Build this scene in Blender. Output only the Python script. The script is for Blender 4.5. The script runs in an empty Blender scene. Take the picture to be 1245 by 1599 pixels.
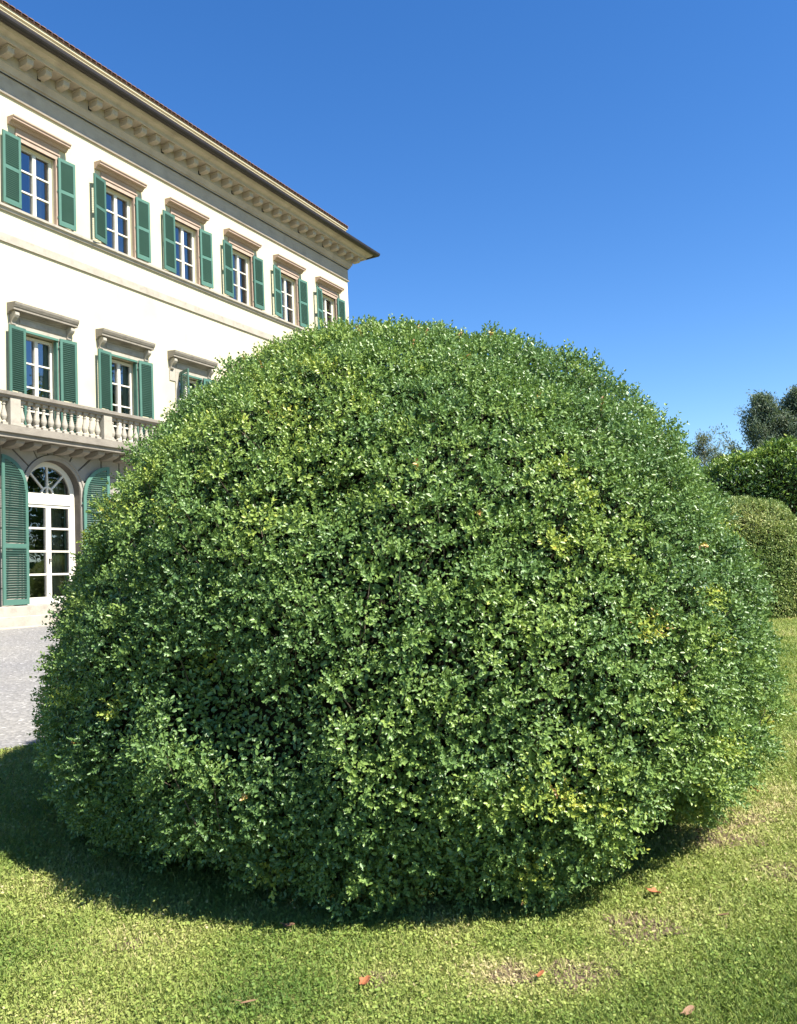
import bpy, bmesh, math, random
import numpy as np
from mathutils import Matrix, Vector

C = bpy.context.scene.collection
SC = bpy.context.scene
RAD = math.radians

# ------------------------------------------------------------------ camera
EYE = 1.5
FPX = 1300.0                       # focal length in pixels of a 1599 px tall picture
PITCH, ROLL, FACADE = RAD(4.596), RAD(2.833), RAD(28.338)
f_ = np.array([0, math.cos(PITCH), math.sin(PITCH)])
u0 = np.array([0, -math.sin(PITCH), math.cos(PITCH)])
r0 = np.array([1.0, 0, 0])
r_ = math.cos(ROLL) * r0 - math.sin(ROLL) * u0
u_ = math.sin(ROLL) * r0 + math.cos(ROLL) * u0
cd = bpy.data.cameras.new('camera')
cam = bpy.data.objects.new('camera', cd)
C.objects.link(cam)
cd.sensor_fit = 'VERTICAL'
cd.sensor_height = 36.0
cd.sensor_width = 36.0
cd.lens = FPX / 1599.0 * 36.0
cd.clip_start = 0.05
cd.clip_end = 3000
cam.matrix_world = Matrix(((r_[0], u_[0], -f_[0], 0), (r_[1], u_[1], -f_[1], 0), (r_[2], u_[2], -f_[2], EYE), (0, 0, 0, 1)))
SC.camera = cam

# ------------------------------------------------------------------ light
SUN_AZ, SUN_EL = RAD(125), RAD(50)         # azimuth clockwise from +Y
w = bpy.data.worlds.new('World')
SC.world = w
w.use_nodes = True
nt = w.node_tree
bg = nt.nodes['Background']
sky = nt.nodes.new('ShaderNodeTexSky')
sky.sky_type = 'NISHITA'
sky.sun_disc = False
sky.sun_elevation = SUN_EL
sky.sun_rotation = SUN_AZ
sky.altitude = 0
sky.air_density = 1.0
sky.dust_density = 0.1
sky.ozone_density = 3.0
hs = nt.nodes.new('ShaderNodeHueSaturation')               # the clear saturated blue of the day
hs.inputs['Hue'].default_value = 0.508
hs.inputs['Saturation'].default_value = 1.30
hs.inputs['Value'].default_value = 1.0
nt.links.new(sky.outputs['Color'], hs.inputs['Color'])
nt.links.new(hs.outputs['Color'], bg.inputs['Color'])
bg.inputs['Strength'].default_value = 0.085
sd = bpy.data.lights.new('sun', 'SUN')
sd.energy = 5.0
sd.angle = RAD(0.53)
sd.color = (1.0, 0.95, 0.86)
sun = bpy.data.objects.new('sun', sd)
C.objects.link(sun)
sv = Vector((math.sin(SUN_AZ) * math.cos(SUN_EL), math.cos(SUN_AZ) * math.cos(SUN_EL), math.sin(SUN_EL)))
sun.rotation_euler = sv.to_track_quat('Z', 'Y').to_euler()
SC.view_settings.view_transform = 'Standard'
SC.view_settings.look = 'None'
SC.view_settings.exposure = 1.35
SC.view_settings.gamma = 1.0

# ------------------------------------------------------------------ helpers
rng = np.random.default_rng(7)
random.seed(7)


def tag(o, label=None, cat=None, group=None, kind=None):
    if label: o['label'] = label
    if cat: o['category'] = cat
    if group: o['group'] = group
    if kind: o['kind'] = kind
    return o


def empty(name, loc=(0, 0, 0), rz=0.0, parent=None):
    o = bpy.data.objects.new(name, None)
    C.objects.link(o)
    o.location = loc
    o.rotation_euler = (0, 0, rz)
    o.empty_display_size = 0.2
    if parent: o.parent = parent
    return o


def link_mesh(name, me, mat=None, parent=None):
    o = bpy.data.objects.new(name, me)
    C.objects.link(o)
    if mat: me.materials.append(mat)
    if parent: o.parent = parent
    return o


class MB:
    """collects shapes in facade coordinates: s along the front, o outwards, z up"""
    def __init__(self):
        self.v = []; self.f = []

    def vert(self, s, o, z):
        self.v.append((s, -o, z)); return len(self.v) - 1

    def face(self, pts):
        self.f.append([self.vert(*p) for p in pts])

    def box(self, s0, s1, o0, o1, z0, z1):
        i = len(self.v)
        for z in (z0, z1):
            for (s, o) in ((s0, o0), (s1, o0), (s1, o1), (s0, o1)):
                self.v.append((s, -o, z))
        for q in ((0, 1, 2, 3), (4, 5, 6, 7), (0, 1, 5, 4), (1, 2, 6, 5), (2, 3, 7, 6), (3, 0, 4, 7)):
            self.f.append([i + k for k in q])

    def prism(self, poly, axis, a0, a1):
        """poly of 2-D points extruded: axis 's' -> poly is (o,z); axis 'o' -> poly is (s,z); axis 'z' -> (s,o)"""
        n = len(poly); i = len(self.v)
        for a in (a0, a1):
            for (p, q) in poly:
                if axis == 's': self.v.append((a, -p, q))
                elif axis == 'o': self.v.append((p, -a, q))
                else: self.v.append((p, -q, a))
        self.f.append([i + k for k in range(n)])
        self.f.append([i + n + k for k in range(n)])
        for k in range(n):
            k2 = (k + 1) % n
            self.f.append([i + k, i + k2, i + n + k2, i + n + k])

    def ring(self, cs, cz, ra, rb, a0, a1, n, o0, o1):
        """arched strip of rectangular section, angles from +s"""
        for k in range(n):
            t0 = a0 + (a1 - a0) * k / n; t1 = a0 + (a1 - a0) * (k + 1) / n
            P = lambda r, t: (cs + r * math.cos(t), cz + r * math.sin(t))
            self.prism([P(ra, t0), P(rb, t0), P(rb, t1), P(ra, t1)], 'o', o0, o1)

    def lathe(self, cs, co, prof, n=12):
        i = len(self.v)
        for (r, z) in prof:
            for k in range(n):
                a = 2 * math.pi * k / n
                self.v.append((cs + r * math.cos(a), -(co + r * math.sin(a)), z))
        for j in range(len(prof) - 1):
            for k in range(n):
                k2 = (k + 1) % n
                self.f.append([i + j * n + k, i + j * n + k2, i + (j + 1) * n + k2, i + (j + 1) * n + k])
        self.f.append([i + k for k in range(n)])
        self.f.append([i + (len(prof) - 1) * n + k for k in range(n)])

    def tube(self, p, q, r0, r1, n=6):
        p = Vector(p); q = Vector(q); d = (q - p).normalized()
        a = d.orthogonal().normalized(); b = d.cross(a)
        i = len(self.v)
        for (c, r) in ((p, r0), (q, r1)):
            for k in range(n):
                t = 2 * math.pi * k / n
                x = c + a * (r * math.cos(t)) + b * (r * math.sin(t))
                self.v.append((x.x, x.y, x.z))
        for k in range(n):
            k2 = (k + 1) % n
            self.f.append([i + k, i + k2, i + n + k2, i + n + k])
        self.f.append([i + k for k in range(n)]); self.f.append([i + n + k for k in range(n)])

    def mesh(self, name, mat=None, smooth=False, bevel=0.0):
        me = bpy.data.meshes.new(name)
        me.from_pydata(self.v, [], self.f)
        bm = bmesh.new(); bm.from_mesh(me)
        bmesh.ops.recalc_face_normals(bm, faces=bm.faces)
        if bevel > 0:
            es = [e for e in bm.edges if len(e.link_faces) == 2 and e.calc_face_angle(0) > 0.6]
            bmesh.ops.bevel(bm, geom=es, offset=bevel, segments=1, affect='EDGES', profile=0.5)
        if smooth:
            for fc in bm.faces: fc.smooth = True
        bm.to_mesh(me); bm.free()
        if mat: me.materials.append(mat)
        return me

    def build(self, name, mat=None, parent=None, smooth=False, bevel=0.0):
        return link_mesh(name, self.mesh(name, mat, smooth, bevel), None, parent)


def np_mesh(name, verts, loops, sizes, attr=None, mat=None, smooth=False):
    me = bpy.data.meshes.new(name)
    nv, nl, nf = len(verts), len(loops), len(sizes)
    me.vertices.add(nv); me.loops.add(nl); me.polygons.add(nf)
    me.vertices.foreach_set('co', np.ascontiguousarray(verts, np.float32).ravel())
    me.loops.foreach_set('vertex_index', np.ascontiguousarray(loops, np.int32))
    st = np.zeros(nf, np.int32); st[1:] = np.cumsum(sizes)[:-1]
    me.polygons.foreach_set('loop_start', st)
    if smooth: me.polygons.foreach_set('use_smooth', np.ones(nf, bool))
    if attr is not None:
        a = me.attributes.new('tint', 'FLOAT', 'FACE')
        a.data.foreach_set('value', np.ascontiguousarray(attr, np.float32))
    me.update(calc_edges=True)
    if mat: me.materials.append(mat)
    return me


def unit(a):
    return a / np.maximum(np.linalg.norm(a, axis=-1, keepdims=True), 1e-9)


class Noise:
    """smooth lumpy noise of unit variance built from random waves"""
    def __init__(self, freq, seed, n=28):
        g = np.random.default_rng(seed)
        self.k = unit(g.normal(size=(n, 3))) * (freq * g.uniform(0.6, 1.5, (n, 1)))
        self.p = g.uniform(0, 2 * np.pi, n)
        self.n = n

    def __call__(self, P):
        out = np.zeros(len(P))
        for k, p in zip(self.k, self.p): out += np.sin(P @ k + p)
        return out * math.sqrt(2.0 / self.n)


def leaves(P, D, N, L, W, fold=0.16):
    """oval folded leaves (two quads each). returns verts, loops, sizes"""
    n = len(P)
    S = np.cross(D, N)
    L = L[:, None]; W = W[:, None]
    V = np.empty((n, 6, 3), np.float32)
    V[:, 0] = P
    up = N * (W * fold)
    V[:, 1] = P + D * L * 0.28 + S * W * 0.44 + up
    V[:, 2] = P + D * L * 0.72 + S * W * 0.40 + up - N * L * 0.03
    V[:, 3] = P + D * L - N * L * 0.08
    V[:, 4] = P + D * L * 0.72 - S * W * 0.40 + up - N * L * 0.03
    V[:, 5] = P + D * L * 0.28 - S * W * 0.44 + up
    idx = np.array([0, 1, 2, 3, 0, 3, 4, 5], np.int32)
    loops = (np.arange(n, dtype=np.int32)[:, None] * 6 + idx).ravel()
    return V.reshape(-1, 3), loops, np.full(2 * n, 4, np.int32)


# ------------------------------------------------------------------ materials
def new_mat(name):
    m = bpy.data.materials.new(name)
    m.use_nodes = True
    t = m.node_tree
    return m, t, t.nodes['Principled BSDF']


def node(t, typ, **kw):
    n = t.nodes.new(typ)
    for k, v in kw.items(): setattr(n, k, v)
    return n


def ramp(t, stops):
    n = t.nodes.new('ShaderNodeValToRGB')
    e = n.color_ramp.elements
    while len(e) < len(stops): e.new(0.5)
    for el, (p, c) in zip(e, stops):
        el.position = p; el.color = (*c, 1)
    return n


def noisy(name, stops, scale=3.0, rough=0.85, bump=0.0, bscale=60.0, detail=6.0, spec=0.3, stretch=(1, 1, 1), second=None):
    m, t, b = new_mat(name)
    co = node(t, 'ShaderNodeTexCoord')
    mp = node(t, 'ShaderNodeMapping'); mp.inputs['Scale'].default_value = stretch
    t.links.new(co.outputs['Object'], mp.inputs['Vector'])
    n = node(t, 'ShaderNodeTexNoise'); n.inputs['Scale'].default_value = scale; n.inputs['Detail'].default_value = detail
    n.inputs['Roughness'].default_value = 0.62
    t.links.new(mp.outputs['Vector'], n.inputs['Vector'])
    r = ramp(t, stops)
    t.links.new(n.outputs['Fac'], r.inputs['Fac'])
    col = r.outputs['Color']
    if second:
        sc2, amt, c2 = second
        n2 = node(t, 'ShaderNodeTexNoise'); n2.inputs['Scale'].default_value = sc2; n2.inputs['Detail'].default_value = 8
        t.links.new(co.outputs['Object'], n2.inputs['Vector'])
        r2 = ramp(t, [(0.52, (0, 0, 0)), (0.75, (amt, amt, amt))])
        t.links.new(n2.outputs['Fac'], r2.inputs['Fac'])
        mx = node(t, 'ShaderNodeMix', data_type='RGBA')
        t.links.new(r2.outputs['Color'], mx.inputs['Factor'])
        t.links.new(col, mx.inputs['A']); mx.inputs['B'].default_value = (*c2, 1)
        col = mx.outputs['Result']
    t.links.new(col, b.inputs['Base Color'])
    b.inputs['Roughness'].default_value = rough
    b.inputs['Specular IOR Level'].default_value = spec
    if bump > 0:
        nb = node(t, 'ShaderNodeTexNoise'); nb.inputs['Scale'].default_value = bscale; nb.inputs['Detail'].default_value = 5
        t.links.new(co.outputs['Object'], nb.inputs['Vector'])
        bp = node(t, 'ShaderNodeBump'); bp.inputs['Strength'].default_value = bump; bp.inputs['Distance'].default_value = 0.02
        t.links.new(nb.outputs['Fac'], bp.inputs['Height'])
        t.links.new(bp.outputs['Normal'], b.inputs['Normal'])
    return m


def leaf_mat(name, stops, rough=0.36, spec=0.5, trans=0.25, tcol=(0.16, 0.26, 0.03)):
    m, t, b = new_mat(name)
    at = node(t, 'ShaderNodeAttribute', attribute_name='tint')
    r = ramp(t, stops)
    t.links.new(at.outputs['Fac'], r.inputs['Fac'])
    t.links.new(r.outputs['Color'], b.inputs['Base Color'])
    b.inputs['Roughness'].default_value = rough
    b.inputs['Specular IOR Level'].default_value = spec
    tr = node(t, 'ShaderNodeBsdfTranslucent')
    mx0 = node(t, 'ShaderNodeMix', data_type='RGBA', blend_type='MIX')
    mx0.inputs['Factor'].default_value = 0.5
    t.links.new(r.outputs['Color'], mx0.inputs['A']); mx0.inputs['B'].default_value = (*tcol, 1)
    t.links.new(mx0.outputs['Result'], tr.inputs['Color'])
    ms = node(t, 'ShaderNodeMixShader'); ms.inputs['Fac'].default_value = trans
    t.links.new(b.outputs['BSDF'], ms.inputs[1]); t.links.new(tr.outputs['BSDF'], ms.inputs[2])
    out = [n for n in t.nodes if n.type == 'OUTPUT_MATERIAL'][0]
    t.links.new(ms.outputs['Shader'], out.inputs['Surface'])
    return m


M = {}
M['stucco'] = noisy('cream stucco', [(0.25, (0.51, 0.46, 0.315)), (0.7, (0.57, 0.52, 0.365))], 0.9, 0.9, 0.15, 45, stretch=(1, 1, 0.35), second=(0.8, 0.5, (0.40, 0.35, 0.235)))
M['stone'] = noisy('grey sandstone', [(0.25, (0.18, 0.16, 0.13)), (0.75, (0.28, 0.25, 0.205))], 2.2, 0.9, 0.35, 40, second=(5.0, 0.5, (0.14, 0.12, 0.10)))
M['stone_pale'] = noisy('pale limestone', [(0.25, (0.30, 0.27, 0.22)), (0.75, (0.40, 0.365, 0.30))], 3.0, 0.9, 0.3, 40, second=(7.0, 0.55, (0.22, 0.19, 0.155)))
M['stone_rust'] = noisy('rusticated grey stone', [(0.25, (0.24, 0.222, 0.19)), (0.75, (0.33, 0.305, 0.26))], 1.6, 0.92, 0.4, 35, second=(3.0, 0.5, (0.18, 0.165, 0.14)))
M['joint'] = noisy('dark mortar bed', [(0.3, (0.08, 0.072, 0.06)), (0.7, (0.12, 0.105, 0.09))], 4.0, 0.95)
M['stone_pink'] = noisy('pinkish sandstone', [(0.25, (0.34, 0.245, 0.185)), (0.75, (0.43, 0.32, 0.25))], 2.5, 0.9, 0.25, 40, second=(6.0, 0.4, (0.28, 0.21, 0.165)))
M['cornice'] = noisy('weathered cornice stone', [(0.25, (0.34, 0.29, 0.235)), (0.75, (0.44, 0.385, 0.32))], 1.5, 0.92, 0.25, 30, second=(2.5, 0.55, (0.24, 0.205, 0.175)))
M['green'] = noisy('green shutter paint', [(0.3, (0.060, 0.140, 0.106)), (0.7, (0.078, 0.168, 0.130))], 2.0, 0.5, 0.05, 90, spec=0.3, second=(9.0, 0.3, (0.075, 0.165, 0.125)))
t = M['green'].node_tree
b = t.nodes['Principled BSDF']
lk = b.inputs['Base Color'].links[0].from_socket
oi = node(t, 'ShaderNodeObjectInfo')
hv = node(t, 'ShaderNodeHueSaturation')
mr = node(t, 'ShaderNodeMapRange'); mr.inputs['To Min'].default_value = 0.82; mr.inputs['To Max'].default_value = 1.18
t.links.new(oi.outputs['Random'], mr.inputs['Value']); t.links.new(mr.outputs['Result'], hv.inputs['Value'])
t.links.new(lk, hv.inputs['Color']); t.links.new(hv.outputs['Color'], b.inputs['Base Color'])
M['white'] = noisy('cream white paint', [(0.3, (0.58, 0.55, 0.46)), (0.7, (0.66, 0.63, 0.54))], 3.0, 0.5, 0.05, 60, spec=0.4)
M['gutter'] = noisy('dark copper gutter', [(0.3, (0.014, 0.011, 0.010)), (0.7, (0.026, 0.020, 0.017))], 4.0, 0.55, 0.1, 30, spec=0.4)
M['tile'] = noisy('terracotta roof tile', [(0.3, (0.13, 0.075, 0.055)), (0.7, (0.22, 0.13, 0.095))], 6.0, 0.9, 0.3, 30)
M['dark'] = noisy('unlit interior', [(0.3, (0.07, 0.07, 0.075)), (0.7, (0.11, 0.11, 0.11))], 2.0, 0.95)
M['curtain'] = noisy('pale curtain cloth', [(0.3, (0.42, 0.43, 0.35)), (0.7, (0.60, 0.60, 0.48))], 3.0, 0.95, stretch=(6, 1, 0.3))
M['iron'] = noisy('dark iron', [(0.3, (0.03, 0.03, 0.03)), (0.7, (0.07, 0.06, 0.055))], 8.0, 0.6)
M['bark'] = noisy('grey brown bark', [(0.3, (0.07, 0.052, 0.036)), (0.7, (0.16, 0.125, 0.09))], 12.0, 0.95, 0.5, 60)
M['core'] = noisy('dark inner core', [(0.35, (0.008, 0.009, 0.005)), (0.7, (0.022, 0.020, 0.012))], 30.0, 1.0, 0.8, 60, spec=0.0)  # near-black, for closed cores added inside the foliage to block light

# glass: see-through, mirror-like at a glance
m, t, b = new_mat('window glass')
t.nodes.remove(b)
fr = node(t, 'ShaderNodeFresnel'); fr.inputs['IOR'].default_value = 2.9
tp = node(t, 'ShaderNodeBsdfTransparent'); tp.inputs['Color'].default_value = (0.80, 0.84, 0.82, 1)
gl = node(t, 'ShaderNodeBsdfGlossy'); gl.inputs['Roughness'].default_value = 0.01; gl.inputs['Color'].default_value = (0.95, 0.97, 1, 1)
co = node(t, 'ShaderNodeTexCoord'); nz = node(t, 'ShaderNodeTexNoise'); nz.inputs['Scale'].default_value = 1.6
t.links.new(co.outputs['Object'], nz.inputs['Vector'])
bp = node(t, 'ShaderNodeBump'); bp.inputs['Strength'].default_value = 0.12; bp.inputs['Distance'].default_value = 0.02
t.links.new(nz.outputs['Fac'], bp.inputs['Height']); t.links.new(bp.outputs['Normal'], gl.inputs['Normal'])
ms = node(t, 'ShaderNodeMixShader')
t.links.new(fr.outputs['Fac'], ms.inputs['Fac']); t.links.new(tp.outputs['BSDF'], ms.inputs[1]); t.links.new(gl.outputs['BSDF'], ms.inputs[2])
t.links.new(ms.outputs['Shader'], [n for n in t.nodes if n.type == 'OUTPUT_MATERIAL'][0].inputs['Surface'])
M['glass'] = m

# leaves
M['box_leaf'] = leaf_mat('box leaf', [(0.0, (0.070, 0.140, 0.048)), (0.35, (0.150, 0.250, 0.070)), (0.62, (0.240, 0.330, 0.072)), (0.80, (0.38, 0.43, 0.07)), (0.90, (0.48, 0.42, 0.08)), (0.95, (0.50, 0.27, 0.08)), (1.0, (0.34, 0.18, 0.08))], rough=0.40, spec=0.48, trans=0.24)
M['dome_leaf'] = leaf_mat('olive topiary leaf', [(0.0, (0.08, 0.14, 0.04)), (0.5, (0.225, 0.295, 0.085)), (1.0, (0.39, 0.39, 0.14))], rough=0.5, spec=0.35, trans=0.2)
M['laurel_leaf'] = leaf_mat('laurel hedge leaf', [(0.0, (0.014, 0.040, 0.014)), (0.40, (0.045, 0.105, 0.027)), (0.7, (0.18, 0.29, 0.05)), (1.0, (0.30, 0.37, 0.07))], rough=0.4, spec=0.4, trans=0.25)  # lower stops darkened to carry the shade on the hedge front
M['cedar_leaf'] = leaf_mat('grey green needles', [(0.0, (0.065, 0.105, 0.07)), (0.5, (0.13, 0.175, 0.12)), (1.0, (0.23, 0.26, 0.17))], rough=0.6, spec=0.25, trans=0.2)
M['pale_leaf'] = leaf_mat('pale tree leaf', [(0.0, (0.09, 0.12, 0.08)), (0.5, (0.16, 0.18, 0.12)), (1.0, (0.26, 0.26, 0.17))], rough=0.6, spec=0.25, trans=0.3)
M['grass'] = leaf_mat('lawn blades', [(0.0, (0.05, 0.12, 0.02)), (0.35, (0.14, 0.22, 0.04)), (0.6, (0.27, 0.33, 0.075)), (0.8, (0.38, 0.41, 0.12)), (1.0, (0.55, 0.45, 0.24))], rough=0.55, spec=0.3, trans=0.3, tcol=(0.22, 0.3, 0.03))

# soil / turf under the blades
m = noisy('turf', [(0.3, (0.14, 0.15, 0.045)), (0.55, (0.22, 0.24, 0.07)), (0.75, (0.30, 0.27, 0.12))], 1.3, 0.95, 0.9, 70, detail=10, second=(22.0, 0.7, (0.20, 0.21, 0.06)))
M['turf'] = m
# gravel
m, t, b = new_mat('pale gravel')
co = node(t, 'ShaderNodeTexCoord')
vo = node(t, 'ShaderNodeTexVoronoi'); vo.inputs['Scale'].default_value = 34.0
t.links.new(co.outputs['Object'], vo.inputs['Vector'])
sep = node(t, 'ShaderNodeSeparateColor'); t.links.new(vo.outputs['Color'], sep.inputs['Color'])
rp = ramp(t, [(0.0, (0.175, 0.167, 0.154)), (0.6, (0.225, 0.215, 0.199)), (0.93, (0.272, 0.26, 0.242)), (1.0, (0.46, 0.445, 0.42))])
t.links.new(sep.outputs['Red'], rp.inputs['Fac'])
nz = node(t, 'ShaderNodeTexNoise'); nz.inputs['Scale'].default_value = 0.7; nz.inputs['Detail'].default_value = 7
t.links.new(co.outputs['Object'], nz.inputs['Vector'])
rp2 = ramp(t, [(0.35, (0.82, 0.82, 0.84)), (0.65, (1.0, 0.985, 0.95))])
t.links.new(nz.outputs['Fac'], rp2.inputs['Fac'])
mx = node(t, 'ShaderNodeMix', data_type='RGBA', blend_type='MULTIPLY'); mx.inputs['Factor'].default_value = 1.0
t.links.new(rp.outputs['Color'], mx.inputs['A']); t.links.new(rp2.outputs['Color'], mx.inputs['B'])
t.links.new(mx.outputs['Result'], b.inputs['Base Color'])
b.inputs['Roughness'].default_value = 0.9
bp = node(t, 'ShaderNodeBump'); bp.inputs['Strength'].default_value = 0.5; bp.inputs['Distance'].default_value = 0.02
t.links.new(vo.outputs['Distance'], bp.inputs['Height']); t.links.new(bp.outputs['Normal'], b.inputs['Normal'])
M['gravel'] = m

# ------------------------------------------------------------------ ground (a plain that rises gently to the villa)
P0 = np.array([-8.675, 18.0])
E_ = np.array([math.sin(FACADE), math.cos(FACADE)])        # along the front
N_ = np.array([math.cos(FACADE), -math.sin(FACADE)])       # out of the front
RZ = math.pi / 2 - FACADE
EDGE = 10.35                                                # where gravel meets lawn, metres from the front


def ground_z(d):
    xp = [-900, 1.2, 9.0, 10.2, 11.0, 11.7, 12.5, 13.3, 14.2, 15.2, 900]
    zp = [0.90, 0.90, 0.43, 0.355, 0.28, 0.20, 0.12, 0.06, 0.02, 0.0, 0.0]
    return np.interp(d, xp, zp)


def dist_out(x, y):
    return (x - P0[0]) * N_[0] + (y - P0[1]) * N_[1]


def strip_sheet(name, s_cuts, d_cuts, lift, mat, wob=None):
    V = []; Fc = []
    for i, s in enumerate(s_cuts):
        for j, d in enumerate(d_cuts):
            dd = d
            if wob and j == len(d_cuts) - 1: dd = d + wob(s)
            V.append((s, -dd, float(ground_z(dd)) + lift))
    nd = len(d_cuts)
    for i in range(len(s_cuts) - 1):
        for j in range(nd - 1):
            Fc.append((i * nd + j, (i + 1) * nd + j, (i + 1) * nd + j + 1, i * nd + j + 1))
    me = bpy.data.meshes.new(name); me.from_pydata(V, [], Fc); me.update()
    o = link_mesh(name, me, mat)
    o.location = (P0[0], P0[1], 0); o.rotation_euler = (0, 0, RZ)
    for p in me.polygons: p.use_smooth = True
    return tag(o, kind='structure')


sc_ = list(np.r_[-900, -300, -100, np.arange(-40, 41, 2.0), 100, 300, 900])
strip_sheet('lawn', sc_, [-900, -200, -40, 0, 1.2, 3, 5, 7, 9.0, 9.6, 10.2, 11.0, 11.7, 12.5, 13.3, 14.2, 15.2, 20, 60, 200, 900], 0.0, M['turf'])
gv = list(np.arange(-30, 22.1, 0.25))
wob = lambda s: 0.07 * math.sin(1.7 * s) + 0.05 * math.sin(4.1 * s + 1) + 0.03 * math.sin(11 * s)
strip_sheet('gravel_forecourt', gv, [1.2, 3, 5, 7, 9.0, EDGE], 0.008, M['gravel'], wob)

# ------------------------------------------------------------------ the villa
VP = (P0[0], P0[1], 0)
villa = empty('villa', VP, RZ)
tag(villa, 'cream three storey villa with green louvred shutters and a deep bracketed cornice', 'villa')
S0, S1 = -5.2, 15.05
US = [1.115 + 2.5 * k for k in range(-2, 6)]
FS = [1.13 + 2.5 * k for k in range(-2, 6)]
DS = [-3.78, 1.22, 6.22, 11.22]
G = 0.25                                                   # ground storey stands this far forward
ZT, ZS = 1.33, 3.85                                        # threshold, spring of the arches
DW = 0.74                                                  # half width of an arch


def holed_wall(mb, s0, s1, z0, z1, off, holes, depth):
    sx = sorted({s0, s1, *[h[0] for h in holes], *[h[1] for h in holes]})
    zx = sorted({z0, z1, *[h[2] for h in holes], *[h[3] for h in holes]})
    for a, b_ in zip(sx, sx[1:]):
        for c, d in zip(zx, zx[1:]):
            ms_, mz = (a + b_) / 2, (c + d) / 2
            if any(h[0] < ms_ < h[1] and h[2] < mz < h[3] for h in holes): continue
            mb.face([(a, off, c), (b_, off, c), (b_, off, d), (a, off, d)])
    for (a, b_, c, d) in holes:
        i = off - depth
        mb.face([(a, off, c), (a, i, c), (a, i, d), (a, off, d)])
        mb.face([(b_, off, c), (b_, i, c), (b_, i, d), (b_, off, d)])
        mb.face([(a, off, d), (b_, off, d), (b_, i, d), (a, i, d)])
        mb.face([(a, off, c), (b_, off, c), (b_, i, c), (a, i, c)])


UH, FH = 0.50, 0.47
wall = MB()
holes = [(u - UH, u + UH, 10.37, 12.04) for u in US] + [(u - FH, u + FH, 5.06, 7.56) for u in FS]
holed_wall(wall, S0, S1, 4.8, 13.02, 0.0, holes, 0.30)
wall.face([(S1, 0, 0.3), (S1, -12, 0.3), (S1, -12, 14.3), (S1, 0, 14.3)])
wall.face([(S0, 0, 0.3), (S0, -12, 0.3), (S0, -12, 14.3), (S0, 0, 14.3)])
wall.face([(S0, -12, 0.3), (S1, -12, 0.3), (S1, -12, 14.3), (S0, -12, 14.3)])
wall.build('wall', M['stucco'], villa)

# rusticated ground storey with arched openings
gw = MB()
ztop = 4.86
NA = 20
sx = [S0]
for d in DS:
    sx += [d - DW, d + DW]
sx.append(S1)
for i in range(0, len(sx), 2):
    gw.face([(sx[i], G, 0.3), (sx[i + 1], G, 0.3), (sx[i + 1], G, ztop), (sx[i], G, ztop)])
for d in DS:
    gw.face([(d - DW, G, 0.3), (d + DW, G, 0.3), (d + DW, G, ZT), (d - DW, G, ZT)])
    for k in range(NA):
        t0, t1 = math.pi * k / NA, math.pi * (k + 1) / NA
        a = (d + DW * math.cos(t0), ZS + DW * math.sin(t0)); b_ = (d + DW * math.cos(t1), ZS + DW * math.sin(t1))
        gw.face([(a[0], G, a[1]), (b_[0], G, b_[1]), (b_[0], G, ztop), (a[0], G, ztop)])
        gw.face([(a[0], G, a[1]), (b_[0], G, b_[1]), (b_[0], G - 0.32, b_[1]), (a[0], G - 0.32, a[1])])
    for sg in (-1, 1):
        x = d + sg * DW
        gw.face([(x, G, ZT), (x, G - 0.32, ZT), (x, G - 0.32, ZS), (x, G, ZS)])
gw.face([(S0, G, ztop), (S1, G, ztop), (S1, 0, ztop), (S0, 0, ztop)])
gw.face([(S1, G, 0.3), (S1, 0, 0.3), (S1, 0, ztop), (S1, G, ztop)])
gwo = gw.build('ground_floor_wall', M['joint'], villa)

rb = MB()
RA, BX, BZ = 0.88, 1.36, 4.80                               # voussoirs: inner radius, outer box
PR = G + 0.03
gap = 0.017
for d in DS:
    nv = 9
    cor = math.atan2(BZ - ZS, BX)
    for k in range(nv):
        t0, t1 = math.pi * k / nv + 0.018, math.pi * (k + 1) / nv - 0.018

        def outer(tt):
            c, s_ = math.cos(tt), math.sin(tt)
            q = min(BX / max(abs(c), 1e-6), (BZ - ZS) / max(s_, 1e-6))
            return (d + q * c, ZS + q * s_)
        inn = [(d + RA * math.cos(t0 + (t1 - t0) * j / 4), ZS + RA * math.sin(t0 + (t1 - t0) * j / 4)) for j in range(5)]
        out = [outer(t1)]
        for cc in (math.pi - cor, cor):
            if t0 < cc < t1: out.append(outer(cc))
        out.append(outer(t0))
        rb.prism(inn + out, 'o', G - 0.02, PR)
rows = [(0.34, 0.84)] + [(0.86 + 0.43 * i, 0.86 + 0.43 * i + 0.405) for i in range(7)] + [(3.87, 4.33), (4.35, 4.80)]
for ri, (za, zb) in enumerate(rows):
    edges = [S0]
    for d in DS:
        if za < 3.8: edges += [d - RA - 0.0, d + RA]
        else: edges += [d - BX - 0.02, d + BX + 0.02]
    edges.append(S1)
    for i in range(0, len(edges), 2):
        a, b_ = edges[i], edges[i + 1]
        if b_ - a < 0.05: continue
        n = max(1, round((b_ - a) / 0.95)); wdt = (b_ - a) / n
        cuts = [a + wdt * j for j in range(n + 1)]
        if ri % 2 and n > 1: cuts = [a] + [a + wdt * (j + 0.5) for j in range(n)] + [b_]
        for p, q in zip(cuts, cuts[1:]):
            rb.box(p + gap, q - gap, G - 0.02, PR, za, zb)
rb.build('rustication', M['stone_rust'], villa, bevel=0.008)

# string course under the upper storey, and the sill course
sb = MB(); sb.box(S0, S1 + 0.04, -0.05, 0.045, 9.50, 9.69); sb.build('string_course', M['stone_pale'], villa)
sl = MB(); sl.prism([(-0.02, 10.235), (0.05, 10.235), (0.06, 10.29), (0.10, 10.30), (0.10, 10.355), (-0.02, 10.368)], 's', S0, S1 + 0.06)
sl.build('sill_course', M['stone_pale'], villa)


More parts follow.
